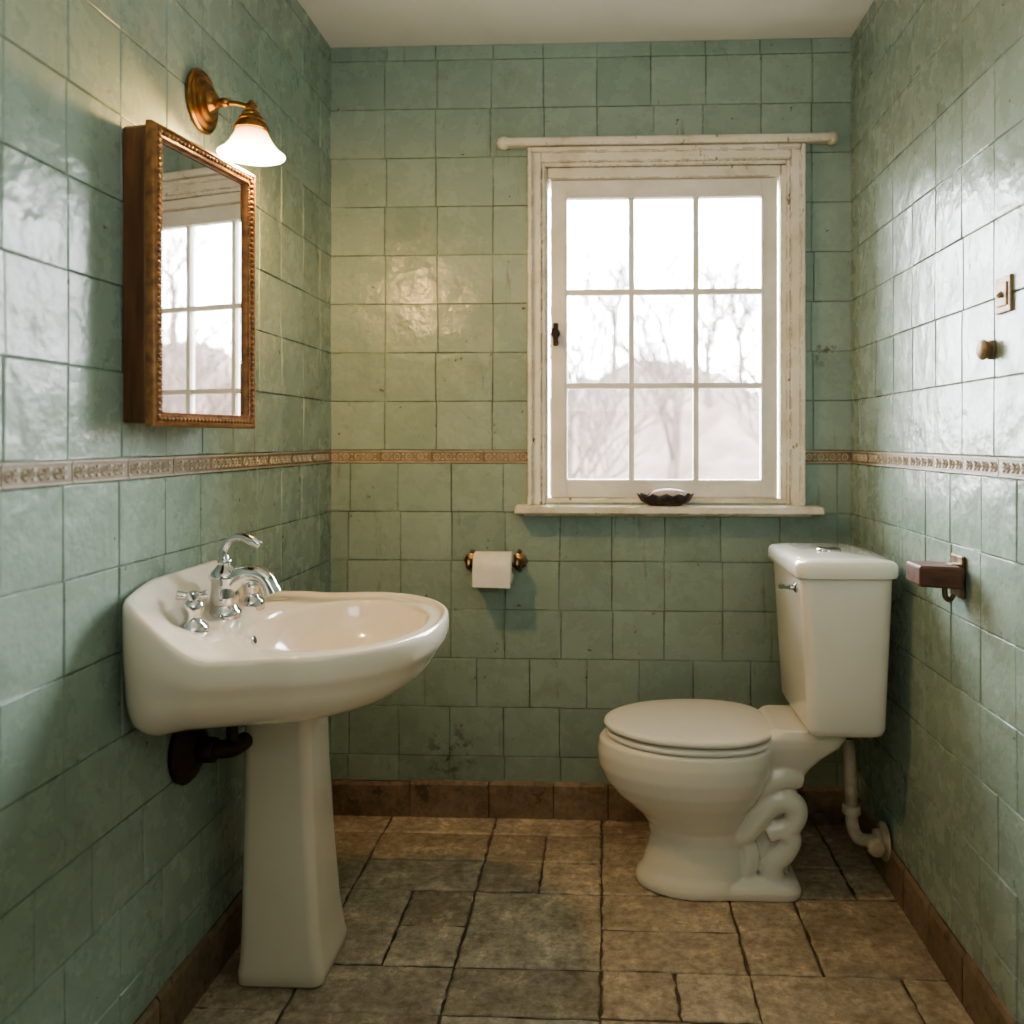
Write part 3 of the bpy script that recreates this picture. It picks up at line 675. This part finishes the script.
# ------------------------------------------------------------------ right wall things
sw = empty('light_switch', (XR-.008, 1.69, 1.50), 'small dull brass light switch plate on green tiles', 'light switch')
g = Geo(); g.box((XR-.011, 1.660, 1.468), (XR-.004, 1.722, 1.538)); g.box((XR-.014, 1.670, 1.480), (XR-.0105, 1.712, 1.526)); g.build('plate', M_dullbrass, bevel=.002, parent=sw)
g = Geo(); g.tube([(XR-.012, 1.69, 1.505), (XR-.020, 1.69, 1.499)], [.006, .0045], sub=1, n=10); g.build('toggle', M_dullbrass, smooth=True, parent=sw, auto=50)
g = Geo(); g.lathe([(.020,0),(.020,.004),(.016,.007),(.016,.010),(.020,.013),(.021,.018),(.016,.023),(.001,.025)], (XR-.005, 1.752, 1.402), (-1,0,0), n=24)
kn = g.build('brass_stud', M_dullbrass, smooth=True, auto=50); tag(kn, 'small round dull brass stud fixed on green tiles', 'wall fitting')

hh = empty('wooden_wall_holder', (XR-.01, 1.90, .91), 'worn reddish wooden block on a tarnished brass wall plate', 'wall holder')
g = Geo(); g.box((XR-.013, 1.872, .875), (XR-.005, 1.935, .968)); g.box((XR-.032, 1.885, .90), (XR-.012, 1.915, .95)); g.build('plate', M_oldbrass, bevel=.003, parent=hh)
g = Geo(); x1, x0 = XR-.020, XR-.105
g.add([(x1,1.845,.900),(x1,1.94,.900),(x0,1.955,.902),(x0,1.868,.902),(x1,1.845,.948),(x1,1.94,.948),(x0,1.955,.948),(x0,1.868,.948)],
     [[0,3,2,1],[4,5,6,7],[0,1,5,4],[1,2,6,5],[2,3,7,6],[3,0,4,7]]); g.build('block', M_wood2, bevel=.006, parent=hh)
g = Geo(); g.tube([(XR-.02, 1.90, .880), (XR-.030, 1.898, .870), (XR-.040, 1.895, .878), (XR-.042, 1.895, .902)], .006, n=10); g.build('hook', M_oldbrass, smooth=True, parent=hh)

# ------------------------------------------------------------------ outdoors
M_hill = simple('winter_hillside', (0.050, 0.030, 0.024), .95, col2=(0.090, 0.060, 0.049), scale=.7)
M_bark = simple('pale_bark', (0.048, 0.033, 0.027), .95, col2=(0.076, 0.056, 0.047), scale=3)
def hh_(x, y):
    r = math.hypot(x, y); az = math.atan2(x, y)
    return (-2.5 + 5.0*sm((y-20)/30)*math.exp(-((x-3.0)/8)**2) + 2.6*sm((r-18)/20) + 5.5*sm((r-20)/25)*math.exp(-((az-.78)/.26)**2) + mnoise.noise(Vector((x*.13, y*.13, 0)))*1.4*sm((y-8)/10))
g = Geo(); nxh, nyh = 190, 56; vs = []
for j in range(nyh):
    for i in range(nxh):
        x = -35+100*i/(nxh-1); y = 4+60*j/(nyh-1)
        h = hh_(x, y) + (mnoise.noise(Vector((x*.9, y*.9, 2)))*.7 + mnoise.noise(Vector((x*2.3, y*2.3, 5)))*.45)*sm((y-16)/10)
        vs.append((x, y, h))
g.add(vs, [[j*nxh+i, j*nxh+i+1, (j+1)*nxh+i+1, (j+1)*nxh+i] for j in range(nyh-1) for i in range(nxh-1)])
hl = g.build('hillside', M_hill, smooth=True); tag(hl, 'hazy pinkish brown winter hillside beyond the garden', 'hill', kind='structure')
def tree_mesh(seed, H):
    rnd = random.Random(seed); g = Geo()
    def br(p, d, L, r, lv):
        n = 4 if lv < 2 else 2; pts = [p]; rr = [r]; q = p.copy(); dd = d.copy()
        for i in range(n):
            dd = (dd + Vector((rnd.uniform(-1,1), rnd.uniform(-1,1), rnd.uniform(-.3,.8)))*.13).normalized(); q = q + dd*L/n; pts.append(q.copy()); rr.append(r*(1-.55*(i+1)/n))
        g.tube(pts, rr, n=5 if lv < 2 else 3, sub=1)
        if lv >= 5: return
        k = (6, 4, 4, 3, 3)[lv]
        for i in range(k):
            t = rnd.uniform(.3, 1) if i < k-1 else 1; s = min(n-1, int(t*n)); pp = pts[s].lerp(pts[s+1], t*n-s if t < 1 else 1)
            ax = Vector((rnd.uniform(-1,1), rnd.uniform(-1,1), rnd.uniform(-.1,.8))).normalized()
            br(pp, (dd*.75+ax*.65).normalized(), L*rnd.uniform(.55,.75), rr[-1]*rnd.uniform(.55,.85) + .007, lv+1)
    br(Vector((0,0,0)), Vector((0,0,1)), H*.38, H*.022, 0)
    me = bpy.data.meshes.new('bare_tree'); me.from_pydata([tuple(v) for v in g.v], [], g.f); me.materials.append(M_bark); return me
tms = [tree_mesh(3, 7.5), tree_mesh(11, 8.0), tree_mesh(23, 8.0)]
TR = [(-.8, 13, 1.1, 0), (4.1, 17, 1.15, 1), (-1.0, 21.5, 1.15, 1), (6.6, 24, 1.1, 0), (2.0, 27, 1.25, 2), (-2.6, 33, 1.05, 0), (4.2, 35, 1.05, 1), (10.2, 31, 1.05, 2), (.4, 41, 1.05, 1), (6.8, 43, 1.05, 0),
      (9, 10.5, .85, 0), (13, 15.5, .95, 1), (19, 21, 1.05, 0), (13, 23, .9, 1), (20, 13.5, .95, 1), (26, 28, 1.1, 1)]
for i, (x, y, sc, m) in enumerate(TR):
    o = bpy.data.objects.new('bare_tree', tms[m]); o.location = (x, y, hh_(x, y)-.1); o.rotation_euler = (0, 0, i*1.3); o.scale = (sc,)*3; COL.objects.link(o)
    tag(o, 'leafless winter tree on the hillside outside', 'tree', group='bare trees outside the window')

# ------------------------------------------------------------------ light
w = bpy.data.worlds.new('World'); bpy.context.scene.world = w; w.use_nodes = True
bg = w.node_tree.nodes['Background']; bg.inputs[0].default_value = (0.94, 0.975, 1.0, 1); bg.inputs[1].default_value = 38.0
def area(name, loc, rot, sx, sy, e, col, portal=False):
    l = bpy.data.lights.new(name, 'AREA'); l.shape = 'RECTANGLE'; l.size = sx; l.size_y = sy; l.energy = e; l.color = col
    if portal: l.cycles.is_portal = True
    o = bpy.data.objects.new(name, l); o.location = loc; o.rotation_euler = rot; COL.objects.link(o); return o
area('window_portal', ((WX0+WX1)/2, D+.13, (WZ0+WZ1)/2), (math.radians(-90), 0, 0), WX1-WX0, WZ1-WZ0, 1, (1,1,1), True)
area('fill_light', (0.2, -.2, 1.7), (math.radians(144), 0, 0), 1.0, 1.0, 19, (1.0, .96, .90))  # added unseen fill behind the camera, aimed up so the ceiling bounces it
p = bpy.data.lights.new('sconce_light', 'POINT'); p.energy = 26; p.color = (1.0, .58, .23); p.shadow_soft_size = .03
po = bpy.data.objects.new('sconce_light', p); po.location = (shx, SY, 1.832); COL.objects.link(po)
try: bpy.context.scene.view_settings.look = 'AgX - Medium High Contrast'
except Exception as ex: print('look', ex)

# ------------------------------------------------------------------ camera
cd = bpy.data.cameras.new('camera'); cd.sensor_width = 36; cd.lens = 850/1024*36; cd.shift_x = -56/1024; cd.shift_y = -72/1024
cd.clip_start = .02
cd.dof.use_dof = True; cd.dof.focus_distance = 2.1; cd.dof.aperture_fstop = 2.4
co = bpy.data.objects.new('camera', cd); co.location = (0, 0, 1.22); co.rotation_euler = (math.radians(90), 0, math.radians(2.5)); COL.objects.link(co)
bpy.context.scene.camera = co
